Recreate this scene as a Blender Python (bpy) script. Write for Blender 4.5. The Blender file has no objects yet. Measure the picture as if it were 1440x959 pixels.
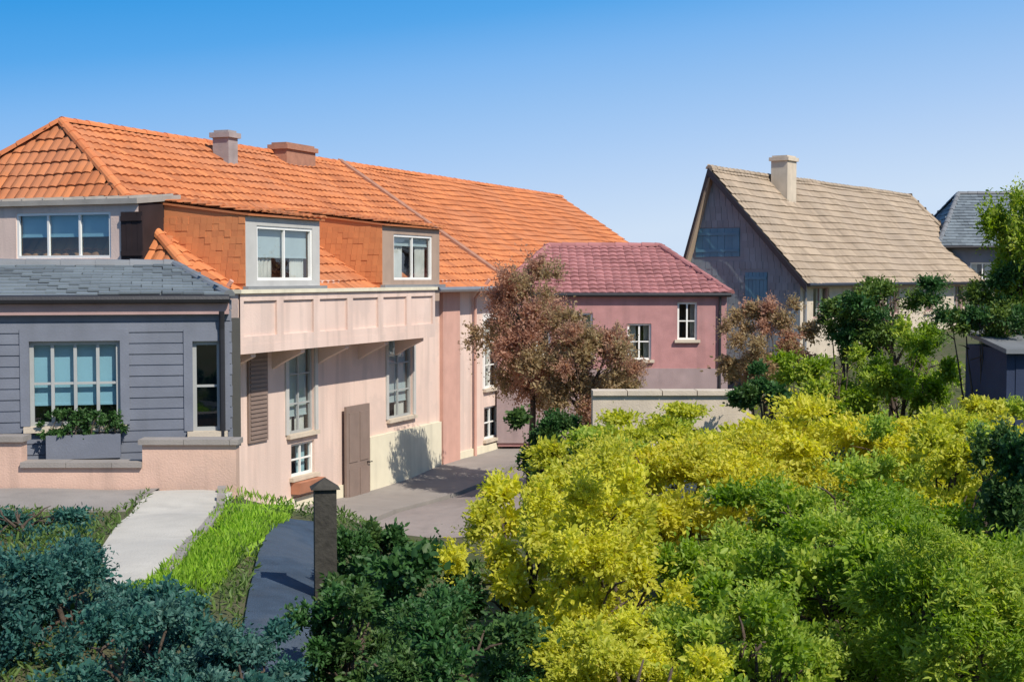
import bpy, math, random
import numpy as np
from mathutils import Vector
R = math.radians
rng = np.random.default_rng(7)
random.seed(7)
S = bpy.context.scene

# ------------------------------------------------------------------ camera, sky, sun, exposure
CAMZ, F, W, H, HOR = 8.2, 1978.0, 1440.0, 959.0, 390.0
PITCH = math.atan((H/2-HOR)/F)
cam = bpy.data.objects.new('camera', bpy.data.cameras.new('camera')); S.collection.objects.link(cam)
cam.location = (0, 0, CAMZ); cam.rotation_euler = (R(90)-PITCH, 0, 0)
cam.data.sensor_width = 36; cam.data.lens = 36*F/W
cam.data.clip_start = .1; cam.data.clip_end = 4000
S.camera = cam
SUN_EL, SUN_AZ = 46, 140
w = bpy.data.worlds.new('World'); S.world = w; w.use_nodes = True
nt = w.node_tree; bg = nt.nodes['Background']
sky = nt.nodes.new('ShaderNodeTexSky'); sky.sky_type = 'NISHITA'; sky.sun_disc = False
sky.sun_elevation = R(SUN_EL); sky.sun_rotation = R(SUN_AZ)
sky.altitude = 0; sky.air_density = 1.0; sky.dust_density = .3; sky.ozone_density = 3.0
# deepen the blue with height above the horizon (the air this photograph shows)
tcw = nt.nodes.new('ShaderNodeTexCoord'); sx_ = nt.nodes.new('ShaderNodeSeparateXYZ'); nt.links.new(tcw.outputs['Generated'], sx_.inputs[0])
lf = nt.nodes.new('ShaderNodeMath'); lf.operation = 'MULTIPLY_ADD'; lf.inputs[1].default_value = -.13; nt.links.new(sx_.outputs[0], lf.inputs[0]); nt.links.new(sx_.outputs[2], lf.inputs[2])
rp = nt.nodes.new('ShaderNodeValToRGB'); E = rp.color_ramp.elements
def lin(c): return tuple(((v/255+.055)/1.055)**2.4 for v in c)+(1,)
SK = [(.02,(203,222,246)),(.06,(182,209,244)),(.085,(167,201,243)),(.12,(145,190,240)),(.15,(122,180,239)),(.185,(78,163,233)),(.224,(40,150,226)),(.3,(30,135,216))]
E[0].position, E[0].color = SK[0][0], lin(SK[0][1]); E[1].position, E[1].color = SK[-1][0], lin(SK[-1][1])
for p_, c_ in SK[1:-1]: e = E.new(p_); e.color = lin(c_)
nt.links.new(lf.outputs[0], rp.inputs[0])
tn = nt.nodes.new('ShaderNodeVectorMath'); tn.operation = 'SCALE'; tn.inputs['Scale'].default_value = 1/(.13*2**.35); nt.links.new(rp.outputs[0], tn.inputs[0])
mr = nt.nodes.new('ShaderNodeMapRange'); mr.inputs[1].default_value = .24; mr.inputs[2].default_value = .6; mr.inputs[3].default_value = .95; mr.inputs[4].default_value = 0
nt.links.new(lf.outputs[0], mr.inputs[0])
mxs = nt.nodes.new('ShaderNodeMix'); mxs.data_type = 'RGBA'
nt.links.new(mr.outputs[0], mxs.inputs[0]); nt.links.new(sky.outputs[0], mxs.inputs[6]); nt.links.new(tn.outputs[0], mxs.inputs[7])
nt.links.new(mxs.outputs[2], bg.inputs[0]); bg.inputs[1].default_value = .13
sl = bpy.data.lights.new('sun', 'SUN'); sl.energy = 4.2; sl.angle = R(.5); sl.color = (1, .93, .82)
so = bpy.data.objects.new('sun', sl); S.collection.objects.link(so)
sd = Vector((math.sin(R(SUN_AZ))*math.cos(R(SUN_EL)), math.cos(R(SUN_AZ))*math.cos(R(SUN_EL)), math.sin(R(SUN_EL))))
so.rotation_euler = (-sd).to_track_quat('-Z', 'Y').to_euler(); so.location = (20, 0, 40)
S.view_settings.view_transform = 'Standard'; S.view_settings.look = 'None'
S.view_settings.exposure = .35; S.view_settings.gamma = 1
S.render.engine = 'CYCLES'

def at(px, py, Y):
    "the point that stands at depth Y along the view and shows at photo pixel px, py"
    x = (px-W/2)/F; v = (H/2-py)/F
    cp, sp = math.cos(PITCH), math.sin(PITCH)
    dy, dz = cp+v*sp, -sp+v*cp
    return Vector((x/dy*Y, Y, CAMZ+dz/dy*Y))

# ------------------------------------------------------------------ materials
def mat(name, col, rough=.8, var=.15, vscale=3.0, bump=.1, bscale=40, col2=None, island=0, trans=0, metal=0, spec=.3, stain=0, leaf=False, patch=0):
    m = bpy.data.materials.new(name); m.use_nodes = True
    t = m.node_tree; N = t.nodes; L = t.links; b = N['Principled BSDF']
    b.inputs['Roughness'].default_value = rough; b.inputs['Metallic'].default_value = metal
    b.inputs['Specular IOR Level'].default_value = spec
    tc = N.new('ShaderNodeTexCoord')
    if col2 is None: col2 = tuple(c*(1-var) for c in col)
    mx = N.new('ShaderNodeMix'); mx.data_type = 'RGBA'
    mx.inputs[6].default_value = (*col, 1); mx.inputs[7].default_value = (*col2, 1)
    nz = N.new('ShaderNodeTexNoise'); nz.inputs['Scale'].default_value = vscale; nz.inputs['Detail'].default_value = 6
    L.new(tc.outputs['Object'], nz.inputs['Vector'])
    if island:
        g = N.new('ShaderNodeNewGeometry'); ad = N.new('ShaderNodeMath'); ad.operation = 'MULTIPLY_ADD'
        ad.inputs[1].default_value = island; ad.use_clamp = True
        sb = N.new('ShaderNodeMath'); sb.operation = 'MULTIPLY_ADD'; sb.inputs[1].default_value = 1.6-island*.8; sb.inputs[2].default_value = -.3-island*.1
        L.new(nz.outputs[0], sb.inputs[0]); L.new(g.outputs['Random Per Island'], ad.inputs[0]); L.new(sb.outputs[0], ad.inputs[2])
        L.new(ad.outputs[0], mx.inputs[0])
    else:
        cr = N.new('ShaderNodeValToRGB'); cr.color_ramp.elements[0].position = .3; cr.color_ramp.elements[1].position = .72
        L.new(nz.outputs[0], cr.inputs[0]); L.new(cr.outputs[0], mx.inputs[0])
    out = mx.outputs[2]
    if stain:
        mp = N.new('ShaderNodeMapping'); mp.inputs['Scale'].default_value = (2.2, 2.2, .18); L.new(tc.outputs['Object'], mp.inputs[0])
        n2 = N.new('ShaderNodeTexNoise'); n2.inputs['Scale'].default_value = 1.5; n2.inputs['Detail'].default_value = 8; L.new(mp.outputs[0], n2.inputs['Vector'])
        c2 = N.new('ShaderNodeValToRGB'); c2.color_ramp.elements[0].position = .5; c2.color_ramp.elements[1].position = .75
        c2.color_ramp.elements[1].color = (stain, stain, stain, 1); L.new(n2.outputs[0], c2.inputs[0])
        m2 = N.new('ShaderNodeMix'); m2.data_type = 'RGBA'; m2.inputs[7].default_value = (*[c*.45+.03 for c in col], 1)
        L.new(c2.outputs[0], m2.inputs[0]); L.new(out, m2.inputs[6]); out = m2.outputs[2]
    if patch:
        n4 = N.new('ShaderNodeTexNoise'); n4.inputs['Scale'].default_value = .55; n4.inputs['Detail'].default_value = 9; n4.inputs['Roughness'].default_value = .62; L.new(tc.outputs['Object'], n4.inputs['Vector'])
        c4 = N.new('ShaderNodeValToRGB'); c4.color_ramp.elements[0].position = .52; c4.color_ramp.elements[1].position = .57; c4.color_ramp.elements[1].color = (patch,)*3+(1,); L.new(n4.outputs[0], c4.inputs[0])
        m4 = N.new('ShaderNodeMix'); m4.data_type = 'RGBA'; m4.inputs[7].default_value = (*[c*.72+.04 for c in col],1); L.new(c4.outputs[0], m4.inputs[0]); L.new(out, m4.inputs[6]); out = m4.outputs[2]
    if leaf:
        wn = N.new('ShaderNodeTexWhiteNoise'); wn.noise_dimensions = '1D'; L.new(N['Geometry'].outputs['Random Per Island'], wn.inputs['W'])
        gt = N.new('ShaderNodeMapRange'); gt.inputs[1].default_value = .94; gt.inputs[2].default_value = 1.0; gt.inputs[4].default_value = .6; L.new(wn.outputs['Value'], gt.inputs[0])
        m3 = N.new('ShaderNodeMix'); m3.data_type = 'RGBA'; m3.inputs[7].default_value = (max(col[0],.10)*.9,max(col[1],.1)*.62,.035,1)
        L.new(gt.outputs[0], m3.inputs[0]); L.new(out, m3.inputs[6]); out = m3.outputs[2]
        oi = N.new('ShaderNodeObjectInfo'); hv = N.new('ShaderNodeHueSaturation'); ma = N.new('ShaderNodeMath'); ma.operation = 'MULTIPLY_ADD'; ma.inputs[1].default_value = .016; ma.inputs[2].default_value = .494
        L.new(oi.outputs['Random'], ma.inputs[0]); L.new(ma.outputs[0], hv.inputs['Hue']); hv.inputs['Saturation'].default_value = .94; L.new(out, hv.inputs['Color']); out = hv.outputs[0]
    L.new(out, b.inputs['Base Color'])
    if bump:
        n3 = N.new('ShaderNodeTexNoise'); n3.inputs['Scale'].default_value = bscale; n3.inputs['Detail'].default_value = 5; L.new(tc.outputs['Object'], n3.inputs['Vector'])
        bp = N.new('ShaderNodeBump'); bp.inputs['Strength'].default_value = bump; bp.inputs['Distance'].default_value = .02
        L.new(n3.outputs[0], bp.inputs['Height']); L.new(bp.outputs[0], b.inputs['Normal'])
    if trans:
        tr = N.new('ShaderNodeBsdfTranslucent'); ms = N.new('ShaderNodeMixShader'); ms.inputs[0].default_value = trans
        hs = N.new('ShaderNodeHueSaturation'); hs.inputs['Value'].default_value = 1.5; hs.inputs['Saturation'].default_value = 1.1
        L.new(out, hs.inputs['Color']); L.new(hs.outputs[0], tr.inputs[0])
        L.new(b.outputs[0], ms.inputs[1]); L.new(tr.outputs[0], ms.inputs[2]); L.new(ms.outputs[0], N['Material Output'].inputs[0])
    return m

def leafmat(name, a, b, trans=.35): return mat(name, a, .5, col2=b, vscale=1.2, bump=0, island=.75, trans=trans, spec=.3, leaf=True)

M = dict(
 terracotta=mat('terracotta_tile', (.60,.215,.08), .85, col2=(.36,.12,.05), vscale=.5, island=.7, bump=.2, bscale=25, stain=.5, patch=.4),
 terra_cap=mat('terracotta_cap', (.66,.24,.09), .8, col2=(.48,.15,.06), island=.8),
 pink=mat('pink_plaster', (.74,.57,.485), .9, col2=(.65,.485,.41), vscale=.7, bump=.25, bscale=30, stain=.55, patch=.5),
 pinkdeep=mat('rose_plaster', (.60,.35,.28), .9, var=.12, stain=.3),
 cream=mat('cream_plaster', (.72,.66,.50), .9, var=.1, stain=.4),
 white=mat('white_paint', (.78,.77,.73), .5, var=.06, bump=.03),
 palegrey=mat('pale_grey_paint', (.50,.49,.46), .7, var=.12, stain=.25),
 blind=mat('roller_blind', (.42,.50,.52), .8, var=.08),
 greypaint=mat('grey_paint', (.36,.37,.36), .55, var=.12, bump=.05),
 bluewall=mat('slate_blue_boarding', (.175,.19,.23), .75, var=.18, bump=.15, stain=.3),
 slate=mat('slate', (.20,.235,.255), .6, col2=(.12,.14,.155), island=.8, vscale=.8, bump=.15),
 slatecap=mat('lead_cap', (.19,.2,.21), .5, var=.2),
 fascia=mat('brown_fascia', (.42,.28,.26), .6, var=.2),
 cheek=mat('dark_brown_boards', (.035,.022,.022), .8, var=.3),
 rosetile=mat('rose_tile', (.40,.175,.17), .85, col2=(.28,.12,.115), island=.8, vscale=.6, bump=.2),
 rosewall=mat('muted_rose_render', (.48,.245,.235), .9, var=.22, stain=.55, bump=.3, patch=.5),
 brownwall=mat('brown_render', (.42,.27,.22), .9, var=.2, stain=.4, bump=.25),
 tan=mat('tan_tile', (.41,.32,.23), .85, col2=(.29,.225,.16), island=.8, vscale=.6, bump=.2, stain=.45, patch=.4),
 stone=mat('pale_stone', (.60,.51,.40), .9, var=.2, stain=.3, bump=.3),
 darkgable=mat('dark_slate_hanging', (.22,.27,.29), .7, col2=(.17,.205,.22), island=.8, bump=.15),
 glass=mat('window_glass', (.03,.045,.055), .04, var=.3, bump=0, spec=.8),
 blueglass=mat('blue_glass', (.03,.10,.15), .05, var=.3, bump=0, spec=.8),
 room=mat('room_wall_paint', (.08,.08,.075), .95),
 curtain=mat('net_curtain', (.6,.6,.56), .9, var=.2, bump=.2),
 metal=mat('zinc', (.30,.31,.32), .45, var=.15, metal=.4),
 darkmetal=mat('dark_metal', (.03,.03,.035), .4, var=.2),
 brick=mat('chimney_render', (.36,.31,.30), .9, var=.3, bump=.4),
 clay=mat('clay_pot', (.45,.2,.12), .8, var=.2),
 door=mat('brown_door_paint', (.25,.185,.155), .6, var=.2, bump=.1),
 bark=mat('bark', (.11,.08,.06), .95, var=.5, vscale=8, bump=.8, bscale=30),
 wood=mat('weathered_dark_wood', (.06,.055,.045), .9, var=.5, vscale=10, bump=.5, bscale=30),
 soil=mat('soil', (.10,.09,.05), 1, col2=(.06,.08,.025), vscale=1.5, bump=.6, bscale=12),
 asphalt=mat('asphalt', (.10,.10,.105), .9, var=.3, patch=.5, stain=.3, vscale=.8, bump=.4, bscale=90),
 pave=mat('paving', (.30,.27,.245), .9, patch=.5, stain=.4, var=.2, vscale=1.2, bump=.3),
 concrete=mat('pale_concrete', (.52,.49,.43), .9, var=.2, vscale=1.5, bump=.35, stain=.3, patch=.6),
 gardenwall=mat('pink_wall_render', (.66,.44,.34), .9, var=.15, stain=.6, bump=.3, patch=.5),
 bluepave=mat('blue_grey_paving', (.052,.08,.12), .85, var=.4, vscale=4, bump=.7, bscale=60, stain=.4, patch=.5),  # side path: its shade is put into this dark blue base colour
 tealpaint=mat('teal_paint', (.10,.25,.33), .5, var=.2, stain=.2),
 greybeige=mat('grey_beige_sheet', (.36,.33,.29), .6, var=.2, stain=.4),
 roadmat=mat('worn_road', (.29,.25,.235), .95, var=.25, vscale=.8, bump=.4, bscale=90, stain=.4, patch=.5),
 brownpaint=mat('brown_grey_paint', (.40,.29,.22), .7, var=.15, stain=.3),
 mauve=mat('mauve_grey_render', (.36,.27,.265), .9, var=.2, stain=.5, bump=.3, patch=.4),
 hung=mat('hung_clay_tile', (.68,.26,.10), .85, col2=(.55,.20,.08), vscale=.6, island=.8, bump=.2),  # roof terracotta lightened to offset the shade on the dormer cheeks
 redbrick=mat('red_brown_brick', (.40,.20,.13), .9, col2=(.30,.15,.10), vscale=6, bump=.4),
 dark2=leafmat('deep_green_leaf', (.085,.16,.03), (.035,.08,.02), .3),
 coverleaf=leafmat('weed_leaf', (.14,.22,.04), (.07,.13,.025), .35),
 treegreen=leafmat('olive_green_leaf', (.16,.24,.035), (.07,.13,.02), .35),
 teal2=leafmat('grey_teal_leaf', (.08,.19,.15), (.03,.10,.08), .3),
 navy=mat('navy_boards', (.028,.042,.085), .7, var=.25, bump=.2),
 lawn=mat('lawn_turf', (.28,.46,.03), 1, col2=(.17,.27,.03), vscale=2, bump=.5, bscale=60),
 grass=leafmat('grass_blades', (.40,.60,.03), (.24,.38,.03), .5),
 yel=leafmat('yellow_green_leaf', (.68,.64,.04), (.50,.50,.03), .5),
 yel2=leafmat('golden_green_leaf', (.60,.57,.045), (.40,.42,.03), .5),
 mid=leafmat('mid_green_leaf', (.27,.38,.015), (.12,.22,.012), .45),
 mid2=leafmat('light_green_leaf', (.45,.51,.05), (.20,.32,.025), .45),
 dark=leafmat('dark_green_leaf', (.06,.15,.03), (.025,.08,.02), .3),
 teal=leafmat('blue_green_leaf', (.05,.17,.13), (.02,.085,.07), .3),
 olive=leafmat('olive_brown_leaf', (.42,.34,.16), (.30,.19,.11), .45),
 red=leafmat('red_brown_leaf', (.50,.30,.20), (.36,.20,.13), .5),
)

def glassmat(name, tint):
    m = bpy.data.materials.new(name); m.use_nodes = True; t = m.node_tree; N = t.nodes; L = t.links
    N.remove(N['Principled BSDF']); a = N.new('ShaderNodeBsdfTransparent'); a.inputs[0].default_value = (*tint,1)
    g = N.new('ShaderNodeBsdfGlossy'); g.inputs['Roughness'].default_value = .02; lw_ = N.new('ShaderNodeLayerWeight'); lw_.inputs[0].default_value = .5
    pw = N.new('ShaderNodeMath'); pw.operation = 'POWER'; pw.inputs[1].default_value = 3.5; L.new(lw_.outputs['Facing'], pw.inputs[0])
    fz = N.new('ShaderNodeMath'); fz.operation = 'MULTIPLY_ADD'; fz.inputs[1].default_value = .8; fz.inputs[2].default_value = .09; L.new(pw.outputs[0], fz.inputs[0])
    tc = N.new('ShaderNodeTexCoord'); nz = N.new('ShaderNodeTexNoise'); nz.inputs['Scale'].default_value = .9; L.new(tc.outputs['Object'], nz.inputs['Vector'])
    bp = N.new('ShaderNodeBump'); bp.inputs['Strength'].default_value = .08; bp.inputs['Distance'].default_value = .1; L.new(nz.outputs[0], bp.inputs['Height']); L.new(bp.outputs[0], g.inputs['Normal'])
    ms = N.new('ShaderNodeMixShader'); L.new(fz.outputs[0], ms.inputs[0]); L.new(a.outputs[0], ms.inputs[1]); L.new(g.outputs[0], ms.inputs[2]); L.new(ms.outputs[0], N['Material Output'].inputs[0])
    return m
M['glass'] = glassmat('window_glass', (.9,.93,.92)); M['blueglass'] = glassmat('blue_window_glass', (.68,.88,.95))

# ------------------------------------------------------------------ helpers
def tag(o, label=None, cat=None, group=None, kind=None):
    for k, v in (('label', label), ('category', cat), ('group', group), ('kind', kind)):
        if v: o[k] = v
    return o
def empty(name, loc, label, cat, group=None):
    o = bpy.data.objects.new(name, None); S.collection.objects.link(o); o.location = loc
    o.empty_display_size = .3
    o['origin'] = tuple(loc)
    return tag(o, label, cat, group)
def root_of(o):
    while o.parent: o = o.parent
    return o
def link(name, V, Fc, m, parent=None, smooth=False, loc=(0,0,0)):
    V = np.asarray(V, dtype=float).reshape(-1, 3)
    off = np.array(root_of(parent).location) if parent else np.array(loc)
    me = bpy.data.meshes.new(name)
    me.from_pydata((V-off).tolist(), [], Fc); me.update()
    if smooth: me.polygons.foreach_set('use_smooth', [True]*len(me.polygons))
    me.materials.append(m)
    o = bpy.data.objects.new(name, me); S.collection.objects.link(o)
    if parent: o.parent = parent
    else: o.location = loc
    return o
Z = Vector((0,0,1))
class MB:
    def __init__(s): s.V = []; s.F = []
    def add(s, vs, fs):
        k = len(s.V); s.V += [tuple(v) for v in vs]; s.F += [tuple(i+k for i in f) for f in fs]
    def quad(s, a, b, c, d): s.add([a,b,c,d], [(0,1,2,3)])
    def prism(s, poly, ext):
        n = len(poly); e = Vector(ext)
        s.add([Vector(p) for p in poly]+[Vector(p)+e for p in poly],
              [tuple(range(n))[::-1], tuple(range(n,2*n))]+[(i,(i+1)%n,n+(i+1)%n,n+i) for i in range(n)])
    def box(s, fr, u0, u1, z0, z1, d0, d1):
        "box on a wall frame: u along wall, z up, d outward"
        P = [fr(u,z,d) for d in (d0,d1) for (u,z) in ((u0,z0),(u1,z0),(u1,z1),(u0,z1))]
        s.add(P, [(3,2,1,0),(4,5,6,7),(0,1,5,4),(1,2,6,5),(2,3,7,6),(3,0,4,7)])
    def tube(s, pts, rad, n=8, cap=True):
        pts = [Vector(p) for p in pts]
        if not hasattr(rad, '__len__'): rad = [rad]*len(pts)
        k = len(s.V)
        for i, p in enumerate(pts):
            t = (pts[min(i+1,len(pts)-1)]-pts[max(i-1,0)]).normalized()
            a = t.cross(Vector((.31,.95,.05)) if abs(t.y) < .9 else Vector((1,0,0))).normalized(); b = t.cross(a)
            for j in range(n):
                q = 2*math.pi*j/n; s.V.append(tuple(p+(a*math.cos(q)+b*math.sin(q))*rad[i]))
        for i in range(len(pts)-1):
            for j in range(n):
                s.F.append((k+i*n+j, k+i*n+(j+1)%n, k+(i+1)*n+(j+1)%n, k+(i+1)*n+j))
        if cap:
            s.F.append(tuple(k+j for j in range(n))[::-1]); s.F.append(tuple(k+(len(pts)-1)*n+j for j in range(n)))
    def build(s, name, m, parent=None, smooth=False): return link(name, s.V, s.F, m, parent, smooth)

class Frame:
    def __init__(s, o, u):
        s.o = Vector(o); s.u = Vector((u[0],u[1],0)).normalized(); s.n = s.u.cross(Z)
    def __call__(s, u, z, d=0): return s.o+s.u*u+Z*z+s.n*d

def wall(mb, fr, u0, u1, z0, z1, holes, depth=.18):
    "front skin of a wall with real openings and reveals"
    us = sorted({u0,u1,*[h[0] for h in holes],*[h[1] for h in holes]}); zs = sorted({z0,z1,*[h[2] for h in holes],*[h[3] for h in holes]})
    for i in range(len(us)-1):
        for j in range(len(zs)-1):
            cu, cz = (us[i]+us[i+1])/2, (zs[j]+zs[j+1])/2
            if any(h[0]<cu<h[1] and h[2]<cz<h[3] for h in holes): continue
            mb.quad(fr(us[i],zs[j]), fr(us[i+1],zs[j]), fr(us[i+1],zs[j+1]), fr(us[i],zs[j+1]))
    for a,b,c,d in holes:
        for p,q in (((a,c),(b,c)),((b,c),(b,d)),((b,d),(a,d)),((a,d),(a,c))):
            mb.quad(fr(*p), fr(*p,-depth), fr(*q,-depth), fr(*q))

def window(parent, fr, a, b, c, d, m_frame, m_glass, nu=2, nz=3, depth=.12, sill=True, surround=None, curtain=True, blind=0, name='window'):
    f = MB(); t = .055
    for (u0,u1,z0,z1) in ((a,b,c,c+t),(a,b,d-t,d),(a,a+t,c+t,d-t),(b-t,b,c+t,d-t)): f.box(fr,u0,u1,z0,z1,-depth,-depth+.06)
    for i in range(1,nu):
        u = a+(b-a)*i/nu; f.box(fr,u-.022,u+.022,c+t,d-t,-depth+.003,-depth+.05)
    for j in range(1,nz):
        z = c+(d-c)*j/nz; f.box(fr,a+t,b-t,z-.016,z+.016,-depth+.006,-depth+.043)
    o = f.build(name, m_frame, parent)
    g = MB(); g.quad(fr(a+.01,c+.01,-depth+.012),fr(b-.01,c+.01,-depth+.012),fr(b-.01,d-.01,-depth+.012),fr(a+.01,d-.01,-depth+.012)); g.build('pane', m_glass, o)
    if curtain:
        cl, cr_ = curtain if isinstance(curtain, tuple) else (random.uniform(.25,.42), random.uniform(.25,.42))
        for (q0,q1) in ((a+.04,a+(b-a)*cl),(b-(b-a)*cr_,b-.04)):
            if abs(q1-q0) < .12: continue
            cm = MB(); nn_ = 12; top = [fr(q0+(q1-q0)*i/nn_,d-.03,-depth-.12+.03*(i%2)) for i in range(nn_+1)]; bot = [fr(q0+(q1-q0)*i/nn_*random.uniform(.96,1),c+.02,-depth-.12+.03*(i%2)) for i in range(nn_+1)]
            cm.add(top+bot,[(i,i+1,nn_+2+i,nn_+1+i) for i in range(nn_)])
            cm.build('curtain', M['curtain'], o)
    if blind:
        cm = MB(); zb_ = d-(d-c)*blind; cm.box(fr,a+.03,b-.03,zb_,d-.02,-depth-.07,-depth-.06); cm.box(fr,a+.03,b-.03,zb_-.03,zb_,-depth-.08,-depth-.05); cm.build('blind', M['blind'], o)
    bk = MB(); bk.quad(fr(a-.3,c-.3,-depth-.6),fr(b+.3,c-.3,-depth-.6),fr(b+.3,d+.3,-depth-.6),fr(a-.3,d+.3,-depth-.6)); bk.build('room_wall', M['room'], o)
    if sill:
        s = MB(); s.box(fr,a-.08,b+.08,c-.075,c+.004,-.1,.1); s.build('sill', M['stone'], o)
    if surround:
        s = MB(); k=.12
        s.prism([fr(a-k,c+.01),fr(a,c+.01),fr(a,d),fr(b,d),fr(b,c+.01),fr(b+k,c+.01),fr(b+k,d+k+.04),fr(a-k,d+k+.04)], fr.n*.035)
        s.build('surround', surround, o)
    return o

def inside(poly, u, v):
    c = False; n = len(poly)
    for i in range(n):
        (x1,y1),(x2,y2) = poly[i], poly[(i+1)%n]
        if (y1>v) != (y2>v) and u < (x2-x1)*(v-y1)/(y2-y1)+x1: c = not c
    return c
def tiles(P, m, parent, tw=.24, th=.33, amp=.035, name='roof', jit=.006, thick=.1):
    "courses of separate tiles over planar polygon P (eave edge first)"
    P = [Vector(p) for p in P]; u = (P[1]-P[0]).normalized()
    n = (P[1]-P[0]).cross(P[2]-P[0]).normalized()
    if n.z < 0: n = -n
    v = n.cross(u)
    if v.z < 0: v = -v
    poly = [((p-P[0]).dot(u), (p-P[0]).dot(v)) for p in P]
    us = [p[0] for p in poly]; vs = [p[1] for p in poly]
    mb = MB(); deck = [p-n*.012 for p in P]; mb.prism(deck, -n*thick)
    r = random.Random(len(parent.name)+int(us[1]*10))
    prof = [0,.25,.5,.75,1] if amp > 0 else [0,1]
    for j in range(int(min(vs)/th)-1, int(max(vs)/th)+2):
        for i in range(int(min(us)/tw)-1, int(max(us)/tw)+2):
            u0 = (i+(.5*(j%2) if amp == 0 else 0))*tw; v0 = j*th
            if not inside(poly, u0+tw/2, v0+th/2): continue
            if v0 < min(vs)-.02: continue
            du, dh, dt = r.uniform(-jit,jit), r.uniform(0,jit), r.uniform(-jit,jit)
            lo, hi = [], []
            for p in prof:
                h = amp*math.sin(p*math.pi)
                lo.append(P[0]+u*(u0+p*tw*.985+du)+v*(v0-.03+dt)+n*(.035+h+dh)); hi.append(P[0]+u*(u0+p*tw*.985+du)+v*(v0+th)+n*(.004+h*.85))
            sg = n*(.02*math.sin((u0+du)*.9+1)+.014*math.sin((u0)*2.3+v0*1.7))
            lo = [q+sg for q in lo]; hi = [q+sg for q in hi]
            lip = [q-n*.03 for q in lo]; k = len(prof)
            mb.add(lo+hi+lip, [(a,a+1,k+a+1,k+a) for a in range(k-1)]+[(2*k+a,2*k+a+1,a+1,a) for a in range(k-1)])
    return mb.build(name, m, parent)
def cap(a, b, m, parent, r=.11, step=.4, name='ridge_cap'):
    a, b = Vector(a), Vector(b); L = (b-a).length; t = (b-a).normalized(); mb = MB()
    s = t.cross(Z).normalized(); up = s.cross(t); k = 0.0
    while k < L-.05:
        e = min(k+step*1.08, L); rr = r*random.uniform(.96,1.04); ring = []
        for q, rad in ((k,rr*1.08),(e,rr*.94)):
            ring += [a+t*q+s*math.cos(f)*rad+up*(math.sin(f)*rad-.01) for f in [math.pi*x/6 for x in range(7)]]
        mb.add(ring+ring[:7], [(i,i+1,8+i,7+i) for i in range(6)]+[tuple(range(14,21))]); k += step
    return mb.build(name, m, parent)

def chimney(parent, x, y, z0, z1, w=.8, d=.6, pots=2, m='brick', uv=(1,0)):
    fr = Frame((x,y,0), uv); mb = MB()
    mb.box(fr,-w/2,w/2,z0,z1-.18,-d/2,d/2); mb.box(fr,-w/2-.06,w/2+.06,z1-.18,z1-.06,-d/2-.06,d/2+.06); mb.box(fr,-w/2+.02,w/2-.02,z1-.06,z1,-d/2+.02,d/2-.02)
    c = mb.build('chimney', M[m], parent)
    for i in range(pots):
        u = (i-(pots-1)/2)*.32; p = fr(u,z1,0); q = MB(); q.tube([p-Z*.02,p+Z*.12,p+Z*.34,p+Z*.36],[.12,.1,.09,.11],10); q.build('chimney_pot', M['clay'], c)
    return c

# ------------------------------------------------------------------ foliage
def leaves(base, axis, size, nrm_up=.6, ratio=.5):
    "one folded six-point leaf per base point; axis: unit growth directions"
    n = len(base)
    up = rng.normal(size=(n,3)); up[:,2] += nrm_up*2
    side = np.cross(axis, up); side /= np.linalg.norm(side,axis=1,keepdims=True)+1e-9
    nr = np.cross(side, axis)
    L = (size*rng.uniform(.65,1.25,size=n))[:,None]; Wd = L*ratio*.5
    b = base; t = base+axis*L-nr*L*.12
    r1 = base+axis*L*.3+side*Wd+nr*L*.07; r2 = base+axis*L*.68+side*Wd*.8+nr*L*.04
    l1 = base+axis*L*.3-side*Wd+nr*L*.07; l2 = base+axis*L*.68-side*Wd*.8+nr*L*.04
    V = np.stack([b,r1,r2,t,l2,l1],1).reshape(-1,3)
    return V
def leafmesh(name, V, m, parent=None, loc=(0,0,0), m2=None, mi=None):
    n = len(V)//6; off = np.array(root_of(parent).location) if parent else np.array(loc)
    me = bpy.data.meshes.new(name); me.vertices.add(n*6); me.vertices.foreach_set('co', (V-off).astype(np.float32).ravel())
    idx = (np.arange(n)*6)[:,None]+np.array([0,1,2,3,0,3,4,5])[None]
    me.loops.add(n*8); me.loops.foreach_set('vertex_index', idx.ravel().astype(np.int32))
    me.polygons.add(n*2); me.polygons.foreach_set('loop_start', np.arange(0,n*8,4,dtype=np.int32))
    me.update(calc_edges=True); me.materials.append(m)
    if m2 is not None:
        me.materials.append(m2); me.polygons.foreach_set('material_index', np.repeat(mi,2).astype(np.int32))
    o = bpy.data.objects.new(name, me); S.collection.objects.link(o)
    if parent: o.parent = parent
    else: o.location = loc
    return o
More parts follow.
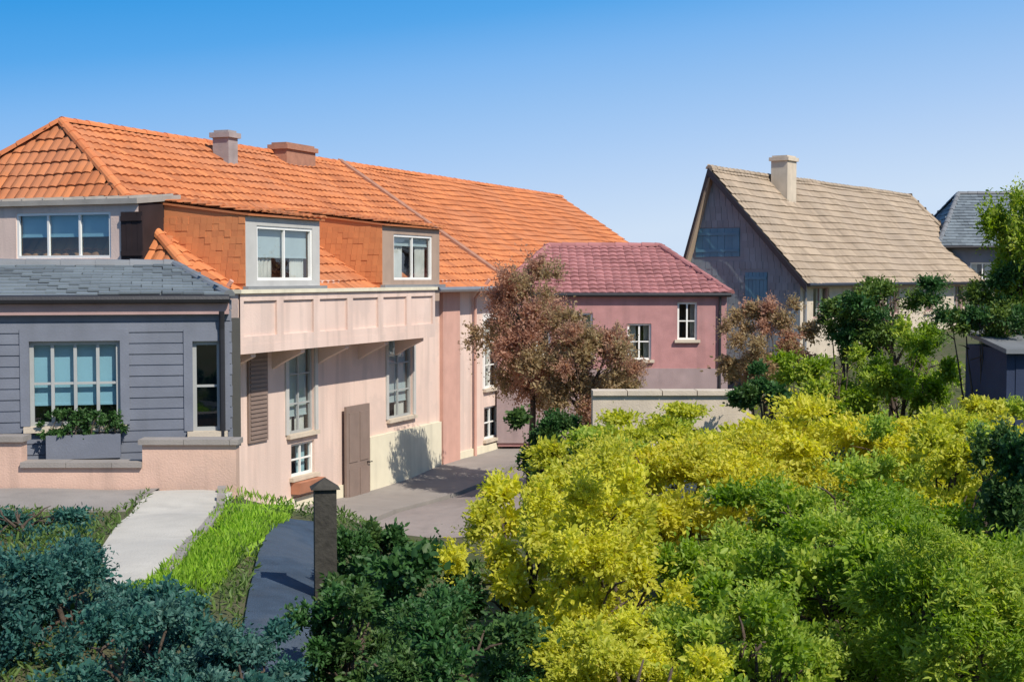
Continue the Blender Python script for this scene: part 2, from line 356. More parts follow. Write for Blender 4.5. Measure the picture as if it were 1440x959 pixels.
def crown_leaves(c, rad, shoots, per, size, spread=.245, ragged=.34, dome=False, ratio=.5, droop=0.0):
    "leafy shoots that fill a lumpy ellipsoid; returns leaf vertices"
    c = np.array(c); rad = np.array(rad)
    # clumps give an uneven outline with gaps
    nc = max(8, int(shoots/55)); d = rng.normal(size=(nc,3)); d /= np.linalg.norm(d,axis=1,keepdims=True)
    if dome: d[:,2] = np.abs(d[:,2])*1.0-.15
    cc = d*(rng.uniform(.35,1,size=(nc,1))**.6)*(1+rng.normal(size=(nc,1))*ragged*.45)
    k = rng.integers(0,nc,size=shoots)
    e = rng.normal(size=(shoots,3)); e /= np.linalg.norm(e,axis=1,keepdims=True); e[:,2] += .25
    st = cc[k]+e*spread*rng.uniform(.0,.5,size=(shoots,1)); 
    dirn = e+cc[k]*.7; dirn[:,2] -= droop; dirn /= np.linalg.norm(dirn,axis=1,keepdims=True)
    ln = spread*rng.uniform(.5,1.3,size=(shoots,1)); ln[rng.random(shoots)<.06] *= 1.7
    t = np.linspace(.05,1,per)[None,:,None]
    P = st[:,None,:]+dirn[:,None,:]*ln[:,None,:]*t
    P = P*rad+c; P[:,:,2] -= (t[:,:,0]**2)*.12*ln*rad[2]*(1+droop*2)
    wd = dirn*rad; wd /= np.linalg.norm(wd,axis=1,keepdims=True)
    ax = wd[:,None,:]*.55+rng.normal(size=(shoots,per,3))*.55; ax[:,:,2] += .1-droop
    ax = ax.reshape(-1,3); ax /= np.linalg.norm(ax,axis=1,keepdims=True)
    P = P.reshape(-1,3)+rng.normal(size=(shoots*per,3))*size*.25
    sz = size*(rng.uniform(.7,1.3,size=nc)[k][:,None]*rng.uniform(.8,1.2,size=(shoots,1))*np.linspace(1.12,.6,per)[None,:]).reshape(-1)
    global LAST_MI; LAST_MI = np.repeat((rng.random(nc)<.34)[k], per)
    return leaves(P, ax, sz, ratio=ratio)
def stems(base, c, rad, n=9, r0=.035, trunk=None):
    mb = MB(); base = Vector(base)
    if trunk:
        h, tr = trunk; pts = [base-Z*.1]+[base+Vector((random.uniform(-.06,.06)*h*.3,random.uniform(-.06,.06)*h*.3,h*f)) for f in (.08,.35,.7,1)]
        mb.tube(pts,[tr*1.5,tr*1.15,tr,tr*.85,tr*.6],10); start = pts[-1]; lowst = pts[-2]
    for i in range(n):
        d = Vector((random.gauss(0,1),random.gauss(0,1),random.gauss(.3,.8))).normalized()
        e = Vector(c)+Vector((d.x*rad[0],d.y*rad[1],d.z*rad[2]))*.68
        s = (lowst.lerp(start,random.random()) if trunk else base+Vector((random.uniform(-.2,.2),random.uniform(-.2,.2),-.1)))
        m1 = s.lerp(e,.4)+Vector((random.uniform(-.1,.1)*rad[0],random.uniform(-.1,.1)*rad[1],.1*rad[2])); m2 = s.lerp(e,.72)+Vector((0,0,.06*rad[2]))
        mb.tube([s,m1,m2,e],[r0,r0*.7,r0*.45,r0*.15],6)
        for q in range(3):
            f = m1.lerp(e,random.random()); g = f+Vector((random.gauss(0,.2)*rad[0],random.gauss(0,.2)*rad[1],random.uniform(.05,.3)*rad[2])); mb.tube([f,f.lerp(g,.5)+Z*.02,g],[r0*.4,r0*.28,r0*.1],5)
    return mb
SECOND = dict(yel='yel2', yel2='mid2', mid='mid2', mid2='mid', dark='dark2', teal='teal2', olive='red', red='olive', treegreen='dark')
def plant(name, label, cat, c, rad, m, ground, shoots=900, per=9, size=.07, trunk=None, group=None, nst=10, r0=.03, **kw):
    base = (c[0],c[1],ground)
    t = empty(name, base, label, cat, group)
    V = crown_leaves(c, rad, shoots, per, size, **kw)
    leafmesh('crown' if trunk else 'foliage', V, M[m], t, m2=M[SECOND[m]], mi=LAST_MI)
    stems(base, c, rad, nst, r0, trunk).build('trunk' if trunk else 'stem', M['bark'], t, True)
    return t

# ------------------------------------------------------------------ ground
CTRL = [(-3,2,6.2),(3,2,6.2),(0,-6,6.3),(-12,-4,6.2),(12,-4,6.2),(-7,12,5.3),(-5,16,5.45),(-10,18,5.2),(-7,22,4.8),(0,9,5.4),(0,14,4.4),(5,10,5.3),(6,16,4.9),(10,14,5.5),
 (-3,20,4.2),(-4.5,26,3.2),(-1,26,3.2),(-2,32,3.2),(1,30,3.4),(4,45,3.3),(0,38,3.3),(7,56,3.3),(-14,40,3.2),(-12,28,3.4),(-20,60,3.2),(4,24,4.3),(4,36,4.4),(6,40,4.7),(10,40,5.9),(9,28,5.0),(14,28,5.6),(17,42,6.4),(20,60,6.5),(12,52,6.2),(30,40,7),(-30,30,3.6),(0,90,3.2),(40,90,6),(-40,90,3),(-4,17.7,5.52),(-2.7,17.2,5.42),(-3.6,15,5.55),(-3.0,13,5.6),(-3,11,5.6),(-6,17.2,5.5),(-8.5,17.2,5.5),(-1.6,18.5,4.2),(-2.4,20,3.9),(-4,21,4.3),(20,20,5.6),(30,0,6),(-30,0,5.6)]
CT = np.array(CTRL, float)
def gz(x, y):
    d2 = (CT[:,0]-x)**2+(CT[:,1]-y)**2+.6; wt = 1/d2**2.2
    return float((wt*CT[:,2]).sum()/wt.sum())
def grid(name, m, x0, x1, y0, y1, step, lift=0, kind='structure', far=False):
    xs = np.arange(x0,x1+1e-6,step); ys = np.arange(y0,y1+1e-6,step)
    if far:
        ext = np.array([6,20,60,160,500,1800]); xs = np.concatenate([x0-ext[::-1],xs,x1+ext]); ys = np.concatenate([y0-ext[::-1],ys,y1+ext])
    V = [(x,y,gz(x,y)+lift) for y in ys for x in xs]; nx = len(xs)
    Fc = [(j*nx+i,j*nx+i+1,(j+1)*nx+i+1,(j+1)*nx+i) for j in range(len(ys)-1) for i in range(nx-1)]
    return tag(link(name,V,Fc,m,None,True), kind=kind)
grid('ground', M['soil'], -40, 40, -10, 95, 1, far=True)
def ribbon(name, m, pts, wid, lift, thick=.1, kind='structure', sub=8):
    "strip of paving that follows the ground; pts (x,y), wid half width"
    P = [Vector((*p,0)) for p in pts]; fine = []
    for i in range(len(P)-1):
        a,b,c,d = P[max(i-1,0)],P[i],P[i+1],P[min(i+2,len(P)-1)]
        for k in range(sub):
            t = k/sub; fine.append(.5*((2*b)+(c-a)*t+(2*a-5*b+4*c-d)*t*t+(3*b-a-3*c+d)*t**3))
    fine.append(P[-1]); V = []; Fc = []; K = 7
    for i,p in enumerate(fine):
        t = (fine[min(i+1,len(fine)-1)]-fine[max(i-1,0)]).normalized(); s = Vector((t.y,-t.x,0))
        hw = np.interp(i/(len(fine)-1), np.linspace(0,1,len(wid)), wid)
        row = [p+s*hw*(q/(K-1)*2-1) for q in range(K)]
        V += [(q.x,q.y,gz(q.x,q.y)-thick) for q in row[:1]]+[(q.x,q.y,gz(q.x,q.y)+lift) for q in row]+[(q.x,q.y,gz(q.x,q.y)-thick) for q in row[-1:]]
    n = K+2
    for i in range(len(fine)-1):
        for j in range(n-1): Fc.append((i*n+j,i*n+j+1,(i+1)*n+j+1,(i+1)*n+j))
    return tag(link(name,V,Fc,m), kind=kind)

# ------------------------------------------------------------------ long pink house with terracotta roof
hz, hwid = 11.5, 5.0
R0 = Vector((-9.55,30,11.5)); d = Vector((11.6,28.4,0)).normalized(); nn = Vector((d.y,-d.x,0)); Lr = 30.7
EZ = 8.22; hip = 2.2
C1 = R0-d*hip+nn*hwid; C0 = R0-d*hip-nn*hwid; E1 = R0+d*Lr+nn*hwid; E0 = R0+d*Lr-nn*hwid; R1 = R0+d*Lr
for p in (C1,C0,E1,E0): p.z = EZ
BASE = 3.0
ph = empty('terracotta_roofed_house', (C1.x, C1.y, BASE), 'long pale pink house under a bright terracotta tiled roof with dormers', 'house')
fr = Frame((C1.x,C1.y,0), d); LF = Lr+hip     # u = along facade
ov = .45
def eav(p, a, b): return p+nn*a*1.0+d*b-Z*.27*(abs(a)/.45 if a else abs(b)/.45)
slope = (hz-EZ)/hwid
cA, cB = C1+nn*ov-d*ov-Z*slope*ov, E1+nn*ov-Z*slope*ov
cC, cD = C0-nn*ov-d*ov-Z*slope*ov, E0-nn*ov-Z*slope*ov
tiles([cA,cB,R1,R0], M['terracotta'], ph)
tiles([cC,cA,R0], M['terracotta'], ph)
tiles([cD,cC,R0,R1], M['terracotta'], ph)
cap(R0,R1,M['terra_cap'],ph); cap(cA,R0,M['terra_cap'],ph); cap(cC,R0,M['terra_cap'],ph)
wm = MB(); ZT = EZ-.08
def ux(px, f_, dd=0):
    "distance along wall frame f_ (shifted outward by dd) that shows at photo pixel px"
    k = (px-W/2)/F; o = f_(0,0,dd); return (k*o.y-o.x)/(f_.u.x-k*f_.u.y)
hol = [(ux(404,fr),ux(441,fr),4.95,6.8),(ux(545,fr),ux(580,fr),4.85,6.8)]
low = [(ux(408,fr),ux(441,fr),4.05,4.75)]
u = 13.2
while u+1.1 < LF-1: hol.append((u,u+1.1,5.15,7.05)); low.append((u,u+1.1,3.75,4.65)); u += 2.9
doors = [(ux(478,fr),ux(511,fr))]
wall(wm, fr, 0, LF, BASE, ZT, hol+low)
f2 = Frame((C0.x,C0.y,0), C1-C0); LE = 2*hwid
hol2 = [(1.2,2.2,5.2,7.0),(4.5,5.5,5.2,7.0),(7.6,8.6,5.2,7.0)]
wall(wm, f2, 0, LE, BASE, ZT, hol2)
f3 = Frame((E1.x,E1.y,0), E0-E1); wall(wm, f3, 0, LE, BASE, ZT, [])
wm.quad(f3(0,ZT),f3(LE,ZT),f3(LE/2,hz-.15),f3(LE/2,hz-.15))
f4 = Frame((E0.x,E0.y,0), C0-E0); wall(wm, f4, 0, LF, BASE, ZT, [])
wm.build('wall', M['pink'], ph)
for i, h in enumerate(hol): window(ph, fr, *h, M['greypaint'] if h[2]<5 else M['white'], M['glass'], 2, 3, surround=M['white'] if h[2]>5 else M['palegrey'], curtain=((.5,.4),(.12,.4))[i] if i < 2 else True, blind=.8 if i < 2 else 0)
sh_ = MB(); s0,s1 = ux(346,fr),ux(373,fr); sh_.box(fr,s0,s1,4.95,6.72,.012,.05); zz=5.02
while zz < 6.6: sh_.box(fr,s0+.05,s1-.05,zz,zz+.05,.045,.07); zz += .085
sh_.build('shutter', M['door'], ph)
for h in low: window(ph, fr, *h, M['white'], M['blueglass'], 2, 2)
wbx = MB(); h = low[0]; wbx.prism([fr(h[0]-.03,3.72,.01),fr(h[0]-.03,3.72,.2),fr(h[0]-.03,3.96,.25),fr(h[0]-.03,3.96,.01)], fr.u*(h[1]-h[0]+.06)); wbx.build('window_box', M['clay'], ph)
for h in hol2: window(ph, f2, *h, M['white'], M['glass'], 2, 3)
p0, p1 = ux(515,fr), ux(616,fr)
pl = MB(); pl.box(fr,-.03,p0,BASE-.3,3.62,.0,.05); pl.box(fr,p0,p1,BASE-.3,4.55,.0,.09); pl.box(fr,p1,LF,BASE-.3,3.62,.0,.05); pl.build('plinth', M['cream'], ph)
# balcony with a solid rendered parapet under the dormers
b0, b1, bd_ = ux(338,fr,.78), ux(612,fr,.78), .78
bal = MB(); bal.box(fr,b0,b1,6.78,6.95,.0,bd_); bal.box(fr,b0,b1,6.95,7.9,bd_-.14,bd_-.05)
BF = Frame(fr(0,0,bd_-.004),fr.u); npn = 6; pw_ = (b1-b0)/npn
wall(bal,BF,b0,b1,6.95,7.9,[(b0+pw_*i+.12,b0+pw_*(i+1)-.12,7.1,7.76) for i in range(npn)],.046); bal.box(fr,b0,b0+.14,6.95,7.9,.0,bd_-.14); bal.box(fr,b1-.14,b1,6.95,7.9,.0,bd_-.14)
bo = bal.build('balcony', M['pink'], ph)
cp = MB(); cp.box(fr,b0-.04,b1+.04,7.9,7.97,bd_-.2,bd_+.05); cp.build('balcony_coping', M['cream'], bo)
q = b0+.5
while q < b1-.2:
    br = MB(); br.prism([fr(q,6.78,.0),fr(q,6.35,.0),fr(q,6.5,.25),fr(q,6.7,bd_-.1),fr(q,6.78,bd_-.1)], fr.u*.16); br.build('bracket', M['pink'], bo); q += (b1-b0-1.1)/4
pil = MB(); pil.box(fr,ux(618,fr),ux(642,fr),BASE,ZT-.23,.0,.1); pil.build('pilaster', M['pinkdeep'], ph)
co = MB(); co.box(fr,-.1,LF,ZT-.22,ZT-.002,.002,.2); co.box(f2,0,LE-.002,ZT-.22,ZT-.004,.002,.2); co.build('cornice', M['pink'], ph)
gu = MB(); gu.tube([cA+nn*.05-Z*.03, cB+nn*.05-Z*.03], .065, 8); gu.tube([cC-d*.05-Z*.03, cA-d*.05-Z*.03], .065, 8); gu.build('gutter', M['metal'], ph)
for u in (.25, 12.4, 22.0):
    dp = MB(); dp.tube([fr(u,ZT-.0,.5),fr(u,ZT-.28,.28),fr(u,ZT-.5,.09),fr(u,BASE+.1,.09)],.045,8); dp.build('downpipe', M['pinkdeep'], ph)
def dormer(P, fr_, a, b, zb, ht, sl_, back, mg, wallm, roofm, nw=2, cheek=None, glaze=None, off=0, blind=0, tiled=False, rise=.3, side=.15):
    "shed dormer between a and b on the eave frame, foot at height zb, cheeks running back into the roof of slope sl_"
    mb = MB(); dd = -(zb-EZ)/sl_+off; dz = -(zb+ht-EZ)/sl_-back; k = .14
    g0, g1 = glaze or (a+k, b-k); DF = Frame(fr_(0,0,dd),fr_.u); hh = (g0,g1,zb+.16,zb+ht-.16)
    wall(mb, DF, a, b, zb-.35, zb+ht, [hh], .1)
    D = mb.build('dormer', wallm, P)
    for s_ in (a,b):
        ck = MB(); t1, t2 = (.02,.36) if tiled else (0,0); ck.add([fr_(s_,zb-.35,dd),fr_(s_,zb-.35,dz),fr_(s_,zb+ht+t2,dz),fr_(s_,zb+ht+t1,dd)],[(0,1,2,3)])
        if tiled and s_ == a:
            CF = Frame(fr_(a,0,0),fr_.n); zz = zb+.1; row = 0
            while zz < zb+ht-.05:
                q0 = -(zz-EZ)/sl_-.2+.07*(row%2)
                while q0 < dd-.02: CF and ck.box(CF,q0,min(q0+.135,dd),zz,min(zz+.135,zb+ht),.003,.01+random.uniform(0,.012)); q0 += .14
                zz += .125; row += 1
        ck.build('dormer_cheek', cheek or wallm, D)
    window(D, DF, *hh, M['white'], mg, nw, 1, depth=.08, sill=False, blind=blind, curtain=(.4,.28) if tiled else False)
    if tiled: tiles([fr_(a-.04,zb+ht+.06,dd+.1),fr_(b+.06,zb+ht+.06,dd+.1),fr_(b+.06,zb+ht+.42,dz-.2),fr_(a-.04,zb+ht+.42,dz-.2)], roofm, D, name='dormer_roof', thick=.04)
    else:
     r = MB(); r.prism([fr_(a-side,zb+ht-.03,dd+.1),fr_(b+side,zb+ht-.03,dd+.1),fr_(b+side,zb+ht+rise,dz-.1),fr_(a-side,zb+ht+rise,dz-.1)], Z*.1)
     for i in range(int((b-a)/.5)+1): r.prism([fr_(a+i*.5,zb+ht+.07,dd+.1),fr_(a+i*.5+.03,zb+ht+.07,dd+.1),fr_(a+i*.5+.03,zb+ht+rise+.1,dz-.1),fr_(a+i*.5,zb+ht+rise+.1,dz-.1)], Z*.03)
     r.build('dormer_roof', roofm, D)
    fl = MB(); fl.box(DF,a-.1,b+.1,zb-.02,zb+.05,.001,.12); fl.build('flashing', M['metal'], D)
    return D
for p0_,p1_,dw_,bl_ in ((346,450,'palegrey',.55),(538,618,'brownpaint',.22)):
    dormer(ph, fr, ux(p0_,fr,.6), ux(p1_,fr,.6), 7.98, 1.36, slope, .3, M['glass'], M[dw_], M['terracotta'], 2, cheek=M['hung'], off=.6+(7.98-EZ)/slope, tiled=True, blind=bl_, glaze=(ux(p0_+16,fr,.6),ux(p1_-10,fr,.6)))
f2s = (hz-EZ)/hip
dormer(ph, f2, ux(-8,f2), ux(207,f2), 8.4, 1.2, f2s, .02, M['blueglass'], M['pink'], M['greybeige'], 3, rise=.1, side=.04, cheek=M['cheek'], glaze=(ux(36,f2),ux(168,f2)), off=.35, blind=.5)
ddl = -(8.4-EZ)/f2s+.35; DL = Frame(f2(0,0,ddl),f2.u); sv = MB(); q0,q1 = ux(173,DL),ux(204,DL)
for i_ in range(4): sv.box(DL,q0+(q1-q0)*i_/4,q0+(q1-q0)*(i_+1)/4-.006,8.48,9.42,.004,.035+.005*(i_%2))
for z_ in (8.6,9.25): sv.box(DL,q0+.01,q1-.01,z_,z_+.09,.02,.065)
sv.build('shutter',M['cheek'],ph)
cp_ = R0+d*5.0+nn*.75; chimney(ph, cp_.x, cp_.y, 10.7, 11.75, .4, .45, 0, 'brick', d)
cp_ = R0+d*9.0+nn*.25; chimney(ph, cp_.x, cp_.y, 10.9, 11.78, 1.5, .5, 0, 'redbrick', d)
fw = MB(); fu = hip+11.9
for sg_ in (1,):
    a_, b_ = fr(fu,hz+.14,-hwid), fr(fu,EZ-slope*ov+.14,ov+.02)
    fw.prism([a_,b_,b_-Z*.5,a_-Z*.5], fr.u*.26)
fw.build('party_wall', M['redbrick'], ph)
for (u0,u1) in doors:
    dm = MB(); W_ = u1-u0; dm.box(fr,u0,u1,3.05,5.35,.092,.15)
    for (z0,z1) in ((3.25,3.95),(4.1,5.2)):
        for (q0,q1) in ((.1,.46),(.56,.92)): dm.box(fr,u0+q0*W_,u0+q1*W_,z0,z1,.14,.165)
    do = dm.build('door', M['door'], ph)
    hd = MB(); hd.tube([fr(u0+.88*W_,4.03,.15),fr(u0+.88*W_,4.03,.22),fr(u0+.97*W_,4.03,.22)],.018,6); hd.build('handle', M['darkmetal'], do)

# ------------------------------------------------------------------ slate-blue house, near left
bz = 4.6; be = at(0,418,19).z
bdir = Vector((.972,.236,0)); bp1 = at(324,430,19.6); bw = 7.5; bdp = 4.4
bo_ = Vector((bp1.x,bp1.y,0))-bdir*bw
bf = Frame(bo_, bdir)
mid_ = bf(bw/2,bz,-bdp/2)
bh = empty('slate_blue_house', tuple(mid_), 'low slate blue house with shallow slate hipped roof and dark brown eaves', 'house')
def bu(px): return ux(px,bf)
hb = [(bu(40),bu(168),at(0,600,19).z,at(0,480,19).z),(bu(270),bu(310),at(0,612,19).z,at(0,482,19).z),(1.2,2.2,6.1,7.2)]
m = MB(); wall(m,bf,0,bw,bz-.4,be,hb,.14)
sideb = Frame(bf(bw,0),-bf.n)
wall(m,sideb,0,bdp,bz-.4,be,[]); wall(m,Frame(bf(0,0,-bdp),bf.n),0,bdp,bz-.4,be,[]); wall(m,Frame(bf(bw,0,-bdp),-bf.u),0,bw,bz-.4,be,[])
wb = m.build('wall', M['bluewall'], bh)
z = bz; bd = MB()
k = 0
while z < be-.05:
    for (u0,u1) in ((0,bw),):
        cuts = sorted([h for h in hb if h[2]<z+.14 and h[3]>z]); c0 = u0
        for h in cuts: bd.box(bf,c0,h[0]-.09,z,z+.135,.0,.014+.006*(k%2)); c0 = h[1]+.09
        bd.box(bf,c0,u1,z,z+.135,.0,.014+.006*(k%2))
    bd.box(sideb,0,bdp,z,z+.135,.0,.014+.006*(k%2)); z += .15; k += 1
bd.build('boarding', M['bluewall'], bh)
for i,h in enumerate(hb): window(bh,bf,*h,M['greypaint'],M['blueglass'],(4,1,2)[i],2,surround=M['bluewall'],depth=.1,blind=(.74,0,.4)[i],curtain=i==1)
pb_ = MB(); z0_,z1_ = at(0,646,18.8).z,at(0,613,18.8).z; pb_.box(bf,bu(64),bu(168),z0_,z1_,.03,.26); pb_.build('planter',M['bluewall'],bh)
o_ = .14; ox = -.02; ez = be+.02
q = [bf(-o_,ez,o_),bf(bw+ox,ez,o_),bf(bw+ox,ez,-bdp-o_),bf(-o_,ez,-bdp-o_)]
rz = ez+.44; ra,rb = bf(1.6,rz,-bdp/2),bf(bw-.75,rz,-bdp/2)
tiles([q[0],q[1],rb,ra],M['slate'],bh,.28,.24,0); tiles([q[1],q[2],rb],M['slate'],bh,.28,.24,0); tiles([q[2],q[3],ra,rb],M['slate'],bh,.28,.24,0); tiles([q[3],q[0],ra],M['slate'],bh,.28,.24,0)
cap(ra,rb,M['slatecap'],bh,.09,.5); cap(q[1],rb,M['slatecap'],bh,.08,.5); cap(q[2],rb,M['slatecap'],bh,.08,.5)
fa = MB(); fa.box(bf,-o_,bw+ox,be-.24,be-.02,-.02,o_-.02); fa.build('eave', M['fascia'], bh)
g = MB(); g.tube([q[0]+bf.n*.05-Z*.05,q[1]+bf.n*.05-Z*.05],.06,8); g.build('gutter', M['darkmetal'], bh)

# ------------------------------------------------------------------ rose-roofed house, middle
def hiphouse(name, label, P, u, wd, dp, base, eave, ridge, hipl, wallm, roofm, capm, wins, tw=.24, th=.3, amp=.03, oh=.4, glass='glass'):
    t = empty(name,(P[0],P[1],base),label,'house'); A = Frame((P[0],P[1],0),u); Bf = Frame(A(wd,0),-A.n)
    m = MB(); wall(m,A,0,wd,base-.5,eave,wins); wall(m,Bf,0,dp,base-.5,eave,[]); wall(m,Frame(A(wd,0,-dp),-A.u),0,wd,base-.5,eave,[]); wall(m,Frame(A(0,0,-dp),A.n),0,dp,base-.5,eave,[])
    m.build('wall',wallm,t); o=oh
    c = [A(-o,eave-.05,o),A(wd+o,eave-.05,o),A(wd+o,eave-.05,-dp-o),A(-o,eave-.05,-dp-o)]; ra,rb = A(hipl,ridge,-dp/2),A(wd-hipl,ridge,-dp/2)
    tiles([c[0],c[1],rb,ra],roofm,t,tw,th,amp); tiles([c[1],c[2],rb],roofm,t,tw,th,amp); tiles([c[2],c[3],ra,rb],roofm,t,tw,th,amp); tiles([c[3],c[0],ra],roofm,t,tw,th,amp)
    cap(ra,rb,capm,t)
    for p,r_ in ((c[0],ra),(c[1],rb),(c[2],rb),(c[3],ra)): cap(p,r_,capm,t)
    for h in wins: window(t,A,*h,M['white'],M[glass],2,2)
    g = MB(); g.tube([c[0]+A.n*.05-Z*.04,c[1]+A.n*.05-Z*.04],.06,8); g.build('gutter',M['darkmetal'],t)
    return t,A
Yr = 39
pa = at(700,440,Yr); pb = at(1022,440,Yr); wd = (pb-pa).length
ez_, rz_ = at(0,410,Yr).z, at(0,346,Yr+3.5).z
def wr(px0,px1,py0,py1): return (at(px0,0,Yr).x-pa.x, at(px1,0,Yr).x-pa.x, at(0,py1,Yr).z, at(0,py0,Yr).z)
rh,rf = hiphouse('rose_roofed_house','muted rose red house with a hipped rose tile roof in the middle distance',(pa.x,Yr),(1,0),wd,7,4.0,ez_,rz_,1.5,M['rosewall'],M['rosetile'],M['rosetile'],
  [wr(735,775,440,500),wr(800,835,440,500),wr(884,918,455,506),wr(955,983,425,478)],oh=.1)
# ------------------------------------------------------------------ tan-roofed house with dark gable, right
G0 = at(1003,238,45); G1 = at(1292,284,61); gd = (G1-G0); gd.z = 0; GL = gd.length; gd.normalize(); gn = Vector((gd.y,-gd.x,0))
gw, gez, gbz, gl = 3.0, 8.35, 5.6, 1.0
rp_ = MB(); rp_.box(rf,-.03,wd+.03,3.6,at(0,518,Yr).z,.0,.05); rp_.build('plinth',M['mauve'],rh)
th_ = empty('tan_roofed_house',(G0.x,G0.y,gbz),'pale stone house with a tan tiled roof and dark slate hung gable','house')
def gp(s,t,z): v = G0+gd*s+gn*t; return Vector((v.x,v.y,z))
gs = (G0.z-gez)/gw; eo=.35
ca,cb = gp(-.3,gw+eo,gez-gs*eo),gp(GL+.3,gw+eo,gez-gs*eo); ra,rb = gp(-.3,0,G0.z),gp(GL-1.2,0,G0.z)
tiles([ca,cb,rb,ra],M['tan'],th_,.26,.32,.025)
tiles([gp(GL+.3,-gl-.15,gez-.5),gp(-.3,-gl-.15,gez-.5),ra,rb],M['tan'],th_,.26,.32,.025)
tiles([cb,gp(GL+.3,-gl-.15,gez-.5),rb],M['tan'],th_,.26,.32,.025)
cap(ra,rb,M['tan'],th_); cap(cb,rb,M['tan'],th_)
GF = Frame(gp(0,0,0),gn)
gm = MB(); gholes = [(-.6,.95,8.85,9.75),(1.15,1.9,7.2,8.35)]
zt = G0.z-.1
def cut(poly): gm.add(poly,[tuple(range(len(poly)))])
def rt(z): return gw*(zt-z)/(zt-gez) if z>gez else gw
def lt(z): return -gl*(zt-z)/(zt-gez) if z>gez else -gl
lev = sorted({gbz-.5,gez,zt-.01,*[h[2] for h in gholes],*[h[3] for h in gholes]})
for z0,z1 in zip(lev,lev[1:]):
    hs = [h for h in gholes if h[2]<=z0 and h[3]>=z1]
    if not hs: cut([GF(lt(z0),z0),GF(rt(z0),z0),GF(rt(z1),z1),GF(lt(z1),z1)])
    else:
        h = hs[0]; cut([GF(lt(z0),z0),GF(h[0],z0),GF(h[0],z1),GF(lt(z1),z1)]); cut([GF(h[1],z0),GF(rt(z0),z0),GF(rt(z1),z1),GF(h[1],z1)])
gm.build('gable_wall',M['darkgable'],th_)
sl2 = MB(); z = gbz; r_ = random.Random(3); row = 0
while z < zt-.3:
    u = lt(z)+.12*(row%2)
    while u < rt(z+.2)-.2:
        if not any(h[0]-.22<u<h[1]+.02 and h[2]-.22<z<h[3] for h in gholes): sl2.box(GF,u,u+.19,z,z+.235,.004,.014+r_.uniform(0,.012))
        u += .2
    z += .22; row += 1
sl2.build('slate_hanging',M['darkgable'],th_)
for h in gholes:
    sm_ = MB(); nb = 6; bwid = (h[1]-h[0])/nb
    for i in range(nb): sm_.box(GF,h[0]+i*bwid,h[0]+(i+1)*bwid-.008,h[2],h[3],-.05,.02+.004*(i%2))
    for zz in (h[2]+.15,h[3]-.22): sm_.box(GF,h[0]+.02,h[1]-.02,zz,zz+.09,.015,.05)
    sm_.build('shutter',M['tealpaint'],th_)
SF = Frame(gp(0,gw,0),gd); sh = [(1.0,2.3,6.9,7.9),(4.2,5.2,6.9,7.9),(7.5,8.8,6.9,7.9),(11.5,12.5,6.9,7.9),(15,16.2,6.9,7.9)]
sm = MB(); wall(sm,SF,0,GL,gbz-.5,gez,sh); wall(sm,Frame(gp(GL,gw,0),-gn),0,gw+gl,gbz-.5,gez,[]); wall(sm,Frame(gp(GL,-gl,0),-gd),0,GL,gbz-.5,gez,[]); sm.build('wall',M['stone'],th_)
for h in sh: window(th_,SF,*h,M['fascia'],M['glass'],2,1)
bb = MB()
for e_ in ((gw+eo,gez-gs*eo),(-gl-.15,gez-.5)):
    a = gp(-.33,0,G0.z+.02); b = gp(-.33,e_[0],e_[1]+.02); bb.prism([a,b,b-Z*.24,a-Z*.24],-gd*.05)
bb.build('bargeboard',M['darkmetal'],th_)
g = MB(); g.tube([ca+gn*.05,cb+gn*.05],.06,8); g.build('gutter',M['darkmetal'],th_)
cq = gp(4.3,.5,0); chimney(th_,cq.x,cq.y,G0.z-.9,at(0,219,48).z,.75,.6,0,'stone',gd)

# slate-roofed house at the right edge, behind the tree
sp_ = at(1330,340,58)
srh,_ = hiphouse('grey_roofed_house','grey house with steep slate roof half hidden behind the tall tree at the right edge',(sp_.x,58),(1,-.1),8,7,6.3,at(0,345,58).z,at(0,272,61).z,1.2,M['bluewall'],M['slate'],M['slatecap'],[(1,2,7.5,8.8),(4,5,7.5,8.8)],.28,.25,0)

# navy shed right
sx = at(1416,500,22); nv = empty('garden_shed',(sx.x+1.2,22,5.0),'dark navy boarded garden shed beneath the tree at the right edge','shed')
A = Frame((sx.x,22,0),(1,0)); zt = at(0,492,22).z; mb = MB(); k=0; u=0
while u < 2.6: mb.box(A,u,u+.138,5.0,zt,-2+.0,.012*(k%2)); u += .14; k += 1
mb.build('wall',M['navy'],nv)
rm = MB(); rm.prism([A(-.08,zt-.05,.2),A(2.85,zt-.05,.2),A(2.85,zt+.2,-2.1),A(-.08,zt+.2,-2.1)],Z*.07); rm.build('roof',M['slatecap'],nv)
def downpipe(parent, f_, u, z1, z0, m):
    dp = MB(); dp.tube([f_(u,z1,.12),f_(u,z1-.25,.07),f_(u,z0,.07),f_(u+.0,z0-.06,.16)],.04,8); dp.build('downpipe', M[m], parent)
downpipe(bh, bf, bw-.12, be-.2, 4.9, 'darkmetal'); downpipe(rh, rf, wd-.2, ez_-.06, 4.2, 'darkmetal'); downpipe(th_, SF, .25, gez-.1, 5.9, 'metal')
